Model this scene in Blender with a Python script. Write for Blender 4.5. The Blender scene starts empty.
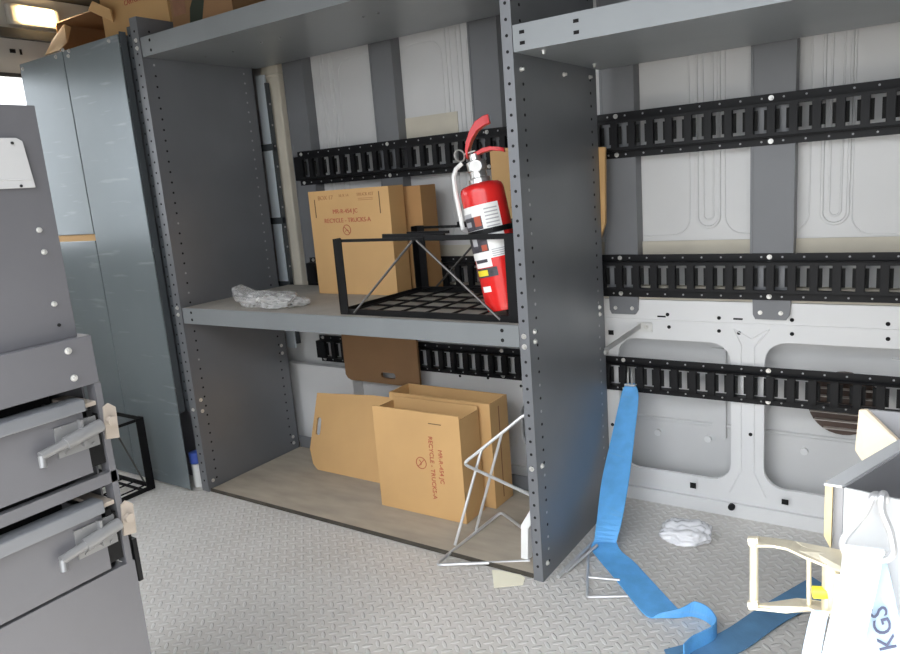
import bpy, bmesh, math, random
from mathutils import Vector, Matrix, noise
random.seed(7)
sc = bpy.context.scene
COL = sc.collection
PI = math.pi

# ------------------------------------------------------------------ camera
CR = Matrix(((0.8301, 0.5523, -0.0777), (0.0466, -0.2077, -0.9771), (-0.5557, 0.8074, -0.1981)))
yaw, pitch, roll = math.radians(-34.5153), math.radians(-11.4933), math.radians(-4.5541)
_f = Vector((math.sin(yaw) * math.cos(pitch), math.cos(yaw) * math.cos(pitch), math.sin(pitch)))
_r = Vector((math.cos(yaw), -math.sin(yaw), 0))
_u = _r.cross(_f)
_r2 = math.cos(roll) * _r + math.sin(roll) * _u
_u2 = -math.sin(roll) * _r + math.cos(roll) * _u
FPX = 719.75
cam_d = bpy.data.cameras.new('camera')
cam_d.sensor_width = 36
cam_d.lens = FPX / 900 * 36
cam_d.clip_start = 0.02
cam = bpy.data.objects.new('camera', cam_d)
COL.objects.link(cam)
m = Matrix((_r2, _u2, -_f)).transposed().to_4x4()
m.translation = Vector((0, 0, 1))
cam.matrix_world = m
sc.camera = cam
EYE = Vector((0, 0, 1))

def ray(u, v):
    return _r2 * ((u - 450) / FPX) - _u2 * ((v - 327) / FPX) + _f
def aty(u, v, y):
    d = ray(u, v); return EYE + d * (y / d.y)
def atz(u, v, z):
    d = ray(u, v); return EYE + d * ((z - 1) / d.z)
def atx(u, v, x):
    d = ray(u, v); return EYE + d * (x / d.x)

# ------------------------------------------------------------------ materials
MATS = {}
def mat(name, col, rough=0.5, metal=0.0, var=0.06, scale=6.0, bump=0.0, bscale=60, spec=0.5, alpha=1.0, trans=0.0, stretch=None, emit=None):
    M = bpy.data.materials.new(name); M.use_nodes = True
    nt = M.node_tree; N = nt.nodes; b = N['Principled BSDF']
    b.inputs['Roughness'].default_value = rough
    b.inputs['Metallic'].default_value = metal
    b.inputs['Specular IOR Level'].default_value = spec
    b.inputs['Alpha'].default_value = alpha
    b.inputs['Transmission Weight'].default_value = trans
    tc = N.new('ShaderNodeTexCoord')
    mp = N.new('ShaderNodeMapping')
    nt.links.new(tc.outputs['Object'], mp.inputs['Vector'])
    if stretch: mp.inputs['Scale'].default_value = stretch
    n = N.new('ShaderNodeTexNoise'); n.inputs['Scale'].default_value = scale; n.inputs['Detail'].default_value = 6
    nt.links.new(mp.outputs['Vector'], n.inputs['Vector'])
    r = N.new('ShaderNodeValToRGB')
    r.color_ramp.elements[0].position = 0.3; r.color_ramp.elements[1].position = 0.7
    r.color_ramp.elements[0].color = tuple(max(0, c * (1 - var)) for c in col) + (1,)
    r.color_ramp.elements[1].color = tuple(min(1, c * (1 + var)) for c in col) + (1,)
    nt.links.new(n.outputs['Fac'], r.inputs['Fac'])
    nt.links.new(r.outputs['Color'], b.inputs['Base Color'])
    if bump:
        n2 = N.new('ShaderNodeTexNoise'); n2.inputs['Scale'].default_value = bscale; n2.inputs['Detail'].default_value = 3
        nt.links.new(mp.outputs['Vector'], n2.inputs['Vector'])
        bp = N.new('ShaderNodeBump'); bp.inputs['Strength'].default_value = bump; bp.inputs['Distance'].default_value = 0.002
        nt.links.new(n2.outputs['Fac'], bp.inputs['Height']); nt.links.new(bp.outputs['Normal'], b.inputs['Normal'])
    if emit:
        b.inputs['Emission Color'].default_value = emit[0] + (1,)
        b.inputs['Emission Strength'].default_value = emit[1]
    MATS[name] = M
    return M
mat('grey_paint', (0.175, 0.182, 0.195), 0.36, 0.25, var=0.05, bump=0.05, bscale=400)
mat('grey_paint_lit', (0.235, 0.250, 0.258), 0.36, 0.25, var=0.05, bump=0.05, bscale=400)  # the same grey paint, lightened to stand for front light on the lips
mat('slate_paint', (0.170, 0.175, 0.185), 0.42, var=0.05, bump=0.05, bscale=400)
mat('door_steel', (0.185, 0.215, 0.23), 0.30, 0.35, var=0.06, scale=4, bump=0.04, bscale=200)
mat('dark_upright', (0.075, 0.085, 0.092), 0.4, 0.2)
mat('cabinet_paint', (0.120, 0.119, 0.128), 0.45, var=0.04, bump=0.05, bscale=400)
mat('white_paint', (0.72, 0.72, 0.715), 0.35, var=0.03, scale=3, bump=0.02, bscale=20)
mat('skin_white', (0.60, 0.60, 0.595), 0.38, var=0.05, scale=2.5)
mat('beige_foam', (0.56, 0.52, 0.43), 0.8, var=0.1)
mat('black_rail', (0.0085, 0.0085, 0.0095), 0.45, 0.0, var=0.2, scale=14, spec=0.22)
mat('black_steel', (0.0055, 0.0055, 0.006), 0.5, var=0.2, spec=0.22)
mat('hole_black', (0.006, 0.006, 0.006), 0.9)
mat('hole_light', (0.40, 0.40, 0.41), 0.6)
mat('zinc', (0.72, 0.72, 0.70), 0.28, 0.85, var=0.1, scale=40)
mat('bolt_zinc', (0.66, 0.65, 0.62), 0.3, 0.55, var=0.1, scale=60)
mat('zinc_gold', (0.88, 0.81, 0.64), 0.33, 0.6, var=0.12, scale=30)
mat('bare_bright', (0.70, 0.76, 0.80), 0.35, 0.2)
mat('wire_silver', (0.62, 0.62, 0.62), 0.30, 0.5)
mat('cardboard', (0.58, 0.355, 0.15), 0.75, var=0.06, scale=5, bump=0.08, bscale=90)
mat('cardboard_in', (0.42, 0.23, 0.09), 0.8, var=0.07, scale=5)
mat('cardboard_dark', (0.27, 0.15, 0.07), 0.8, var=0.10, scale=5)
mat('cardboard_print', (0.24, 0.12, 0.07), 0.8, var=0.35, scale=9)
mat('red_ink', (0.42, 0.09, 0.05), 0.8)
mat('brown_ink', (0.26, 0.11, 0.045), 0.8)
mat('faint_ink', (0.40, 0.20, 0.085), 0.8)
mat('slot_dark', (0.10, 0.06, 0.03), 0.9)
mat('red_paint', (0.68, 0.022, 0.020), 0.22, var=0.03, spec=0.6)
mat('red_plastic', (0.62, 0.02, 0.025), 0.3, var=0.03)
mat('label_white', (0.82, 0.82, 0.80), 0.4, var=0.02)
mat('label_dark', (0.05, 0.045, 0.055), 0.5, var=0.6, scale=60)
mat('label_yellow', (0.80, 0.66, 0.04), 0.4)
mat('label_grey', (0.42, 0.42, 0.44), 0.5)
mat('strap_blue', (0.12, 0.40, 0.78), 0.6, var=0.10, scale=30, bump=0.25, bscale=250, stretch=(1, 1, 1))
mat('strap_sun_pale', (0.52, 0.67, 0.86), 0.6, var=0.06, scale=30, bump=0.25, bscale=250)  # blue webbing paled in its colour to stand for direct sun
mat('strap_ink', (0.09, 0.10, 0.17), 0.6)
mat('paper_cream', (0.92, 0.88, 0.70), 0.8, var=0.03)
mat('board_grey', (0.40, 0.35, 0.28), 0.85, var=0.13, scale=7, bump=0.12, bscale=120, stretch=(1, 3, 1))
mat('liner_tan', (0.37, 0.345, 0.305), 0.8, var=0.15, scale=8)
mat('board_edge', (0.05, 0.043, 0.032), 0.9, var=0.3, scale=30)
mat('plastic_clear', (0.90, 0.90, 0.92), 0.16, var=0.03, alpha=0.80, spec=0.8, scale=30)
mat('film_grey', (0.60, 0.60, 0.59), 0.08, var=0.1, alpha=0.40, spec=1.0, scale=30)
mat('plastic_bits', (0.70, 0.69, 0.66), 0.4, var=0.2, scale=60)
mat('bin_steel', (0.60, 0.61, 0.62), 0.4, 0.15, var=0.05)
mat('bin_shade_grey', (0.30, 0.30, 0.31), 0.5, 0.1, var=0.06)  # bin steel darkened for interior shade; also the grey of the sheet
mat('strike_beige', (0.36, 0.31, 0.26), 0.5)
mat('plate_white', (0.48, 0.48, 0.48), 0.5)
mat('strap_worn', (0.10, 0.235, 0.40), 0.65, var=0.2, scale=14, bump=0.25, bscale=250)
mat('strap_sun_white', (0.80, 0.86, 0.90), 0.6, var=0.03, bump=0.2, bscale=250)  # same webbing nearly white: sun overexposure put into the colour
mat('latch_grey', (0.22, 0.22, 0.22), 0.4, 0.3)
mat('wood_edge', (0.72, 0.58, 0.33), 0.7, var=0.12, scale=40)
mat('cream_board', (0.78, 0.66, 0.50), 0.7, var=0.05)
mat('vent_brown', (0.075, 0.045, 0.032), 0.6, var=0.2)
mat('vent_blade', (0.45, 0.40, 0.36), 0.5)
mat('headliner', (0.05, 0.045, 0.04), 0.9, bump=0.2, bscale=150)
mat('trim_white', (0.66, 0.63, 0.57), 0.5, var=0.03)
mat('trim_dark', (0.06, 0.058, 0.055), 0.6)
mat('lamp_lens', (0.95, 0.85, 0.65), 0.4, emit=((1.0, 0.70, 0.34), 5.0))
mat('lamp_hot', (0.95, 0.9, 0.8), 0.4, emit=((1.0, 0.90, 0.72), 14.0))
mat('roll_blue', (0.05, 0.10, 0.42), 0.5)
mat('asphalt', (0.13, 0.127, 0.122), 0.9, var=0.15, scale=3)
mat('roof_metal', (0.55, 0.55, 0.55), 0.5)

def add_scuffs(M, scale, amount, col):
    """worn pale scratches: thin noise streaks mixed over the base colour"""
    nt = M.node_tree; N = nt.nodes; b = N['Principled BSDF']
    src = b.inputs['Base Color'].links[0].from_socket
    tc = N.new('ShaderNodeTexCoord'); mp = N.new('ShaderNodeMapping')
    mp.inputs['Rotation'].default_value = (0.3, 0.75, 0.4); mp.inputs['Scale'].default_value = (1, 1, 9)
    nt.links.new(tc.outputs['Object'], mp.inputs['Vector'])
    n = N.new('ShaderNodeTexNoise'); n.inputs['Scale'].default_value = scale; n.inputs['Detail'].default_value = 8
    nt.links.new(mp.outputs['Vector'], n.inputs['Vector'])
    r = N.new('ShaderNodeValToRGB'); r.color_ramp.elements[0].position = 0.62; r.color_ramp.elements[1].position = 0.74
    r.color_ramp.elements[0].color = (0, 0, 0, 1); r.color_ramp.elements[1].color = (amount,) * 3 + (1,)
    nt.links.new(n.outputs['Fac'], r.inputs['Fac'])
    mx = N.new('ShaderNodeMixRGB'); mx.inputs['Color2'].default_value = col + (1,)
    nt.links.new(r.outputs['Color'], mx.inputs['Fac']); nt.links.new(src, mx.inputs['Color1'])
    nt.links.new(mx.outputs['Color'], b.inputs['Base Color'])
add_scuffs(MATS['door_steel'], 5, 0.35, (0.42, 0.47, 0.5))
add_scuffs(MATS['strap_blue'], 8, 0.3, (0.20, 0.40, 0.6))

def tread_plate():
    M = bpy.data.materials.new('tread_plate'); M.use_nodes = True
    nt = M.node_tree; N = nt.nodes; L = nt.links.new; b = N['Principled BSDF']
    def math_(op, a, c=None, clamp=False):
        n = N.new('ShaderNodeMath'); n.operation = op; n.use_clamp = clamp
        for i, x in enumerate((a, c)):
            if x is None: continue
            if isinstance(x, (int, float)): n.inputs[i].default_value = x
            else: L(x, n.inputs[i])
        return n.outputs[0]
    tc = N.new('ShaderNodeTexCoord'); mp = N.new('ShaderNodeMapping')
    mp.inputs['Scale'].default_value = (42, 42, 42); mp.inputs['Rotation'].default_value = (0, 0, PI / 4)
    L(tc.outputs['Object'], mp.inputs['Vector'])
    sp = N.new('ShaderNodeSeparateXYZ'); L(mp.outputs['Vector'], sp.inputs['Vector'])
    fx = math_('FLOOR', sp.outputs[0]); fy = math_('FLOOR', sp.outputs[1])
    par = math_('FLOORED_MODULO', math_('ADD', fx, fy), 2.0)
    lx = math_('SUBTRACT', math_('SUBTRACT', sp.outputs[0], fx), 0.5)
    ly = math_('SUBTRACT', math_('SUBTRACT', sp.outputs[1], fy), 0.5)
    def ell(a, c):
        return math_('SQRT', math_('ADD', math_('POWER', math_('DIVIDE', math_('ABSOLUTE', lx), a), 2.0), math_('POWER', math_('DIVIDE', math_('ABSOLUTE', ly), c), 2.0)))
    e1 = ell(0.52, 0.17); e2 = ell(0.17, 0.52)
    inv = math_('SUBTRACT', 1.0, par)
    d = math_('ADD', math_('MULTIPLY', e1, par), math_('MULTIPLY', e2, inv))
    h = math_('MULTIPLY', math_('SUBTRACT', 1.15, d), 3.0, True)
    n = N.new('ShaderNodeTexNoise'); n.inputs['Scale'].default_value = 4; n.inputs['Detail'].default_value = 8
    L(tc.outputs['Object'], n.inputs['Vector'])
    n3 = N.new('ShaderNodeTexNoise'); n3.inputs['Scale'].default_value = 60; n3.inputs['Detail'].default_value = 6
    L(tc.outputs['Object'], n3.inputs['Vector'])
    r = N.new('ShaderNodeValToRGB')
    r.color_ramp.elements[0].position = 0.32; r.color_ramp.elements[1].position = 0.68
    r.color_ramp.elements[0].color = (0.58, 0.545, 0.50, 1); r.color_ramp.elements[1].color = (0.70, 0.68, 0.645, 1)
    L(math_('ADD', math_('MULTIPLY', n.outputs['Fac'], 0.6), math_('MULTIPLY', n3.outputs['Fac'], 0.4)), r.inputs['Fac'])
    mx = N.new('ShaderNodeMixRGB'); mx.inputs['Color2'].default_value = (0.74, 0.73, 0.70, 1)
    L(r.outputs['Color'], mx.inputs['Color1']); L(math_('MULTIPLY', h, 0.55), mx.inputs['Fac'])
    L(mx.outputs['Color'], b.inputs['Base Color'])
    b.inputs['Metallic'].default_value = 0.15
    L(math_('SUBTRACT', 0.52, math_('MULTIPLY', h, 0.18)), b.inputs['Roughness'])
    bp = N.new('ShaderNodeBump'); bp.inputs['Strength'].default_value = 0.75; bp.inputs['Distance'].default_value = 0.003
    L(h, bp.inputs['Height']); L(bp.outputs['Normal'], b.inputs['Normal'])
    MATS['tread_plate'] = M
tread_plate()

# ------------------------------------------------------------------ mesh builder
class MB:
    def __init__(s): s.v = []; s.f = []; s.m = []
    def add(s, vs, fs, mi=0):
        o = len(s.v); s.v += [tuple(p) for p in vs]
        for f in fs: s.f.append([i + o for i in f]); s.m.append(mi)
        return s
    def box(s, x0, x1, y0, y1, z0, z1, mi=0, M=None):
        vs = [Vector(p) for p in ((x0, y0, z0), (x1, y0, z0), (x1, y1, z0), (x0, y1, z0), (x0, y0, z1), (x1, y0, z1), (x1, y1, z1), (x0, y1, z1))]
        if M: vs = [M @ p for p in vs]
        return s.add(vs, [(0, 3, 2, 1), (4, 5, 6, 7), (0, 1, 5, 4), (1, 2, 6, 5), (2, 3, 7, 6), (3, 0, 4, 7)], mi)
    def beam(s, a, b, w, h, mi=0, up=(0, 0, 1)):
        a = Vector(a); b = Vector(b); d = (b - a).normalized(); up = Vector(up)
        if abs(d.dot(up)) > .98: up = Vector((0, 1, 0))
        r = d.cross(up).normalized(); u = r.cross(d)
        vs = []
        for p in (a, b):
            for sx, sy in ((-1, -1), (1, -1), (1, 1), (-1, 1)): vs.append(p + r * (sx * w / 2) + u * (sy * h / 2))
        return s.add(vs, [(3, 2, 1, 0), (4, 5, 6, 7), (0, 1, 5, 4), (1, 2, 6, 5), (2, 3, 7, 6), (3, 0, 4, 7)], mi)
    def cyl(s, a, b, r, n=12, r2=None, mi=0):
        return s.tube([a, b], [r, r if r2 is None else r2], n, mi)
    def tube(s, pts, r, n=8, mi=0, closed=False):
        pts = [Vector(p) for p in pts]; k = len(pts)
        rs = r if isinstance(r, (list, tuple)) else [r] * k
        t0 = (pts[1] - pts[0]).normalized()
        ref = Vector((0, 0, 1)) if abs(t0.z) < .9 else Vector((1, 0, 0))
        nrm = (ref - t0 * ref.dot(t0)).normalized()
        vs = []
        for i, p in enumerate(pts):
            if closed: t = (pts[(i + 1) % k] - pts[i - 1]).normalized()
            elif i == 0: t = t0
            elif i == k - 1: t = (pts[-1] - pts[-2]).normalized()
            else: t = ((pts[i + 1] - p).normalized() + (p - pts[i - 1]).normalized()).normalized()
            nrm = (nrm - t * nrm.dot(t)).normalized(); bn = t.cross(nrm)
            for j in range(n):
                a = 2 * PI * j / n
                vs.append(p + (nrm * math.cos(a) + bn * math.sin(a)) * rs[i])
        fs = []
        for i in range(k if closed else k - 1):
            i2 = (i + 1) % k
            for j in range(n):
                j2 = (j + 1) % n
                fs.append((i * n + j, i * n + j2, i2 * n + j2, i2 * n + j))
        if not closed:
            fs.append(tuple(range(n))[::-1]); fs.append(tuple((k - 1) * n + j for j in range(n)))
        return s.add(vs, fs, mi)
    def lathe(s, prof, n=28, M=None, mi=0, a0=0, a1=2 * PI):
        vs = []; full = abs(a1 - a0 - 2 * PI) < 1e-6
        cols = n if full else n + 1
        for (r, z) in prof:
            for j in range(cols):
                a = a0 + (a1 - a0) * j / n
                p = Vector((r * math.cos(a), r * math.sin(a), z)); vs.append(M @ p if M else p)
        fs = []
        for i in range(len(prof) - 1):
            for j in range(n):
                j2 = (j + 1) % cols
                fs.append((i * cols + j, i * cols + j2, (i + 1) * cols + j2, (i + 1) * cols + j))
        if full:
            if prof[0][0] > 1e-5: fs.append(tuple(range(cols))[::-1])
            if prof[-1][0] > 1e-5: fs.append(tuple((len(prof) - 1) * cols + j for j in range(cols)))
        return s.add(vs, fs, mi)
    def poly(s, pts, off, mi=0):
        """a flat polygon given thickness by the offset vector"""
        pts = [Vector(p) for p in pts]; off = Vector(off); n = len(pts)
        vs = pts + [p + off for p in pts]
        fs = [tuple(range(n))[::-1], tuple(range(n, 2 * n))] + [(i, (i + 1) % n, (i + 1) % n + n, i + n) for i in range(n)]
        return s.add(vs, fs, mi)
    def disc(s, c, nrm, r, t=0.0006, n=8, mi=0):
        c = Vector(c); nrm = Vector(nrm).normalized()
        return s.cyl(c - nrm * t, c + nrm * t, r, n, mi=mi)
    def plate(s, outline, holes, t, fn, mi=0):
        """2-D outline with holes, thickness t; fn maps local (a, b, depth) to the world"""
        cu = bpy.data.curves.new('tmp', 'CURVE'); cu.dimensions = '2D'; cu.fill_mode = 'BOTH'; cu.extrude = t / 2
        for loop in [outline] + holes:
            sp = cu.splines.new('POLY'); sp.points.add(len(loop) - 1)
            for i, p in enumerate(loop): sp.points[i].co = (p[0], p[1], 0, 1)
            sp.use_cyclic_u = True
        o = bpy.data.objects.new('tmp', cu); COL.objects.link(o)
        dg = bpy.context.evaluated_depsgraph_get(); me = bpy.data.meshes.new_from_object(o.evaluated_get(dg))
        s.add([fn(*v.co) for v in me.vertices], [tuple(p.vertices) for p in me.polygons], mi)
        bpy.data.objects.remove(o); bpy.data.curves.remove(cu); bpy.data.meshes.remove(me)
        return s
    def text(s, body, size, fn, mi=0, depth=0.0006):
        cu = bpy.data.curves.new('tmp', 'FONT'); cu.body = body; cu.size = size; cu.extrude = depth
        cu.align_x = 'CENTER'; cu.align_y = 'CENTER'; cu.resolution_u = 3
        o = bpy.data.objects.new('tmp', cu); COL.objects.link(o)
        dg = bpy.context.evaluated_depsgraph_get(); me = bpy.data.meshes.new_from_object(o.evaluated_get(dg))
        s.add([fn(*v.co) for v in me.vertices], [tuple(p.vertices) for p in me.polygons], mi)
        bpy.data.objects.remove(o); bpy.data.curves.remove(cu); bpy.data.meshes.remove(me)
        return s
    def build(s, name, mats, parent=None, smooth=False, bevel=0, recalc=True, weld=False):
        me = bpy.data.meshes.new(name)
        org = Vector((0, 0, 0))
        if parent is None and s.v:
            xs, ys, zs = zip(*s.v); org = Vector(((min(xs) + max(xs)) / 2, (min(ys) + max(ys)) / 2, min(zs)))
        bm = bmesh.new()
        bv = [bm.verts.new(Vector(p) - org) for p in s.v]
        for f, mi in zip(s.f, s.m):
            try: fc = bm.faces.new([bv[i] for i in f]); fc.material_index = mi
            except ValueError: pass
        if weld: bmesh.ops.remove_doubles(bm, verts=bm.verts, dist=1e-5)
        if recalc: bmesh.ops.recalc_face_normals(bm, faces=bm.faces)
        bm.to_mesh(me); bm.free()
        for mm in (mats if isinstance(mats, (list, tuple)) else [mats]): me.materials.append(MATS[mm])
        o = bpy.data.objects.new(name, me); COL.objects.link(o); o.location = org
        if parent is not None:
            o.parent = parent
            o.matrix_parent_inverse = Matrix.Identity(4)
            if not parent.get('_local'):
                w = world_of(parent); o.location = -w
        if smooth:
            me.shade_smooth()
            try: me.set_sharp_from_angle(angle=math.radians(38))
            except Exception: pass
        if bevel:
            b = o.modifiers.new('edge_round', 'BEVEL'); b.width = bevel; b.segments = 2; b.limit_method = 'ANGLE'; b.angle_limit = math.radians(50)
        return o
def world_of(o):
    w = Vector((0, 0, 0))
    while o is not None: w += o.location; o = o.parent
    return w
def tag(o, label, cat, group=None):
    o['label'] = label; o['category'] = cat
    if group: o['group'] = group
    return o
def thing(name, loc, label, cat, group=None):
    o = bpy.data.objects.new(name, None); COL.objects.link(o); o.location = loc; o.empty_display_size = 0.05
    return tag(o, label, cat, group)
def structure(o): o['kind'] = 'structure'; return o
def round_poly(pts, r, n=5, closed=False):
    pts = [Vector(p) for p in pts]; out = []; k = len(pts)
    for i, p in enumerate(pts):
        if not closed and i in (0, k - 1): out.append(p); continue
        a = pts[i - 1]; b = pts[(i + 1) % k]
        da = a - p; db = b - p
        q = min(r, da.length * .45, db.length * .45)
        pa = p + da.normalized() * q; pb = p + db.normalized() * q
        for j in range(n + 1):
            t = j / n; out.append(pa * (1 - t) ** 2 + p * 2 * t * (1 - t) + pb * t * t)
    return out
def rrect(x0, x1, z0, z1, r, n=5):
    out = []
    for cx, cz, a in ((x1 - r, z1 - r, 0), (x0 + r, z1 - r, 90), (x0 + r, z0 + r, 180), (x1 - r, z0 + r, 270)):
        for j in range(n + 1):
            t = math.radians(a + 90 * j / n); out.append((cx + r * math.cos(t), cz + r * math.sin(t)))
    return out
def XZ(y): return lambda a, b, c: (a, y + c, b)
def bolt(parent, p, nrm, r=0.006, m='bolt_zinc', h=0.004, name='bolt'):
    nrm = Vector(nrm).normalized(); p = Vector(p)
    b = MB(); r *= .85; b.cyl(p - nrm * .001, p + nrm * .0012, r * 1.3, 14); b.cyl(p + nrm * .001, p + nrm * (h + .001), r, 6, r2=r * .8)
    return b.build(name, m, parent, smooth=True)

# ------------------------------------------------------------------ the setting
structure(MB().box(-3.05, 1.6, 0.1, 2.06, -.03, 0).build('floor', 'tread_plate'))
structure(MB().box(-14, 16, -14, 16, -.72, -.66).build('ground', 'asphalt'))
structure(MB().box(-3.05, 1.6, 0.02, 2.2, 1.83, 1.87).build('ceiling', 'headliner'))
structure(MB().box(-3.05, -1.75, 0.02, .1, -.1, 1.83).box(.42, 1.6, .02, .1, -.1, 1.83).build('wall_front', 'white_paint'))  # unseen; door opening and right-hand piece shaped to steer the daylight
structure(MB().box(1.55, 1.6, 0.1, 2.06, 0, 1.83).build('wall_right', 'slate_paint'))  # unseen partition, added and kept dark to hold back side light
# far side wall: outer skin with pressed ribs, inner frame panel with rounded openings
w = MB()
w.box(-3.05, 1.6, 2.03, 2.06, .60, 1.83, 1)
w.box(-3.05, 1.6, 2.085, 2.10, 0, .62, 1)
w.box(-3.05, 1.6, 2.0, 2.085, -.03, .0, 0)
holes = [rrect(-.775, -.452, .10, .505, .055), rrect(-.366, -.01, .10, .515, .055), rrect(.08, .42, .10, .515, .055),
         rrect(-1.575, -1.235, .10, .27, .05), rrect(-1.12, -.905, .10, .27, .05),
         [(-.868 + .022 * math.cos(2 * PI * i / 14), .362 + .022 * math.sin(2 * PI * i / 14)) for i in range(14)]]
w.plate([(-3.05, 0), (1.6, 0), (1.6, .62), (-3.05, .62)], holes, .012, XZ(2.006))
# jambs that close the openings' top edges and the ledge joining both skins
w.box(-3.05, 1.6, 2.0125, 2.04, .60, .6215, 0)
# sill step along the floor
w.box(-3.05, 1.6, 1.988, 2.004, 0, .040, 0)
# ridges inside the openings
for (x0, x1) in ((-.775, -.452), (-.366, -.01)):
    w.tube([(x0 - .02, 2.083, .235), (x1 + .02, 2.083, .235)], .006, 6, 1)
    w.tube([(x0 - .02, 2.083, .42), (x1 + .02, 2.083, .42)], .004, 6, 1)
    w.box(x1 - .07, x1 - .03, 2.07, 2.09, .20, .47, 1)
    w.cyl((x0 + .09, 2.086, .19), (x0 + .09, 2.074, .19), .010, 10, mi=0)
    w.cyl((x0 + .24, 2.086, .19), (x0 + .24, 2.074, .19), .010, 10, mi=0)
# pressed stiffener outline between the openings
for pts in ([(-.445, 2.0, .545), (-.40, 2.0, .52), (-.355, 2.0, .548)], [(-.445, 2.0, .545), (-.425, 2.0, .50), (-.425, 2.0, .14), (-.455, 2.0, .07)],
            [(-.355, 2.0, .548), (-.392, 2.0, .50), (-.392, 2.0, .14), (-.36, 2.0, .07)]):
    w.tube(pts, .0022, 6, 0)
w.tube([(-3.0, 2.0, .562), (1.5, 2.0, .562)], .0015, 6, 0)
# pressed ribs of the upper skin
def stadium(xc, hw, z0, z1, r):
    pts = [(xc + hw, 2.031, z1), (xc + hw, 2.031, z0 + hw)]
    for j in range(1, 12): a = -PI * j / 12; pts.append((xc + hw * math.cos(a), 2.031, z0 + hw + hw * math.sin(a)))
    pts += [(xc - hw, 2.031, z0 + hw), (xc - hw, 2.031, z1)]
    w.tube(pts, r, 6, 1)
for xc in (-1.845, -1.30, -.517, -.213, .19):
    stadium(xc, .029, .82, 1.72, .0048); stadium(xc, .013, .84, 1.72, .0035)
def groove(xa, xb, z0, z1, rr):
    loop = [(p[0], 2.0305, p[1]) for p in rrect(xa, xb, z0, z1, rr)]
    w.tube(loop, .0022, 6, 1, closed=True)
groove(-.474, -.27, .80, 1.70, .05); groove(-.176, .14, .79, 1.70, .05); groove(-.75, -.566, .80, 1.70, .05)
groove(-1.79, -1.53, .80, 1.445, .05); groove(-1.51, -1.345, .80, 1.445, .05); groove(-1.25, -.95, .80, 1.46, .05); groove(-2.0, -1.90, .80, 1.42, .045)
# beige seam filler strips
w.box(-3.0, 1.5, 2.0, 2.03, .622, .660, 2); w.box(-3.0, 1.5, 2.024, 2.032, .735, .785, 2)
w.box(-1.53, -1.30, 2.026, 2.0315, 1.12, 1.215, 2)
# holes and plugs of the inner panel
for u, v in ((667.5, 314.5), (669, 327), (719, 318), (719, 331), (739, 333), (792, 320), (792, 334), (888, 324), (888, 339), (612.5, 424.5), (750.5, 434.5)):
    p = aty(u, v, 1.9995); w.disc(p, (0, -1, 0), .0052, .0008, 10, 3)
for u, v, a, b in ((661.5, 316.5, .012, .0022), (738, 319, .012, .0022), (693, 485.5, .0085, .0085), (785, 502, .0085, .0075), (611, 332.5, .008, .007)):
    p = aty(u, v, 1.987 if v > 450 else 1.9995); w.box(p.x - a, p.x + a, p.y - .0006, p.y + .0006, p.z - b, p.z + b, 3)
for u, v in ((521, 386), (488, 378), (460, 376)): p = aty(u, v, 1.9995); w.disc(p, (0, -1, 0), .005, .0008, 10, 3)
p = aty(732, 506, 1.985); w.cyl(p, p + Vector((0, -.012, 0)), .009, 10, mi=3)
# soft white bulge of the wheel housing, low at the left
for k in range(1):
    prof = [(0, .0), (0, .24), (-.02, .29), (-.06, .325), (-.11, .34), (-.16, .335), (-.16, 0)]
    w.poly([(x0 * 0 - 2.14, 2.0 + yy * .35, zz) for (yy, zz) in prof for x0 in (1,)], (.34, 0, 0), 0)
structure(w.build('wall_back', ['white_paint', 'skin_white', 'beige_foam', 'hole_black'], smooth=True))
# end wall with the rear door window
e = MB()
for (y0, y1, z0, z1, mi) in ((.1, .22, 0, 1.83, 0), (1.85, 2.03, 0, 1.83, 0), (.22, 1.85, 0, .85, 0), (.22, 1.85, 1.53, 1.83, 0), (1.0, 1.06, .85, 1.53, 0)):
    e.box(-3.06, -3.0, y0, y1, z0, z1, mi)
structure(e.build('wall_left', 'trim_white'))
t = MB(); t.box(-3.0, -2.975, .6, 2.02, 1.665, 1.70, 0); structure(t.build('trim_1', 'trim_dark'))
t = MB(); t.box(-3.0, -2.992, .21, 1.86, 1.522, 1.536, 0).box(-3.0, -2.992, 1.84, 1.86, .85, 1.522); structure(t.build('window_2', 'trim_dark'))
g = mat('window_glass', (1, 1, 1), 0.02, var=0, trans=1.0); g.node_tree.nodes['Principled BSDF'].inputs['IOR'].default_value = 1.05
structure(MB().box(-3.04, -3.035, .22, 1.85, .85, 1.53).build('window_1', 'window_glass'))
t = MB(); t.box(-2.998, -2.994, 1.525, 1.545, 1.612, 1.626).box(-2.998, -2.994, 1.562, 1.569, 1.608, 1.628); structure(t.build('trim_2', 'hole_black'))
t = MB(); t.box(-2.112, -2.025, 1.965, 2.03, .60, 1.47, 0).box(-2.114, -2.023, 1.962, 2.03, 1.42, 1.435, 0); structure(t.build('trim_3', 'beige_foam', bevel=.006))

# dome light
dl = thing('dome_light', (-2.98, 1.64, 1.75), 'small dome light glowing warm under the ceiling at the far left end of the van', 'light')
b = MB(); b.box(-3.0, -2.965, 1.53, 1.735, 1.712, 1.792); b.build('housing', 'trim_white', dl, bevel=.012)
b = MB(); b.box(-2.968, -2.950, 1.565, 1.705, 1.722, 1.782); b.build('lens', 'lamp_lens', dl, bevel=.01)
b = MB(); b.box(-2.952, -2.946, 1.590, 1.675, 1.732, 1.774); b.build('bulb', 'lamp_hot', dl, bevel=.003)

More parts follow.
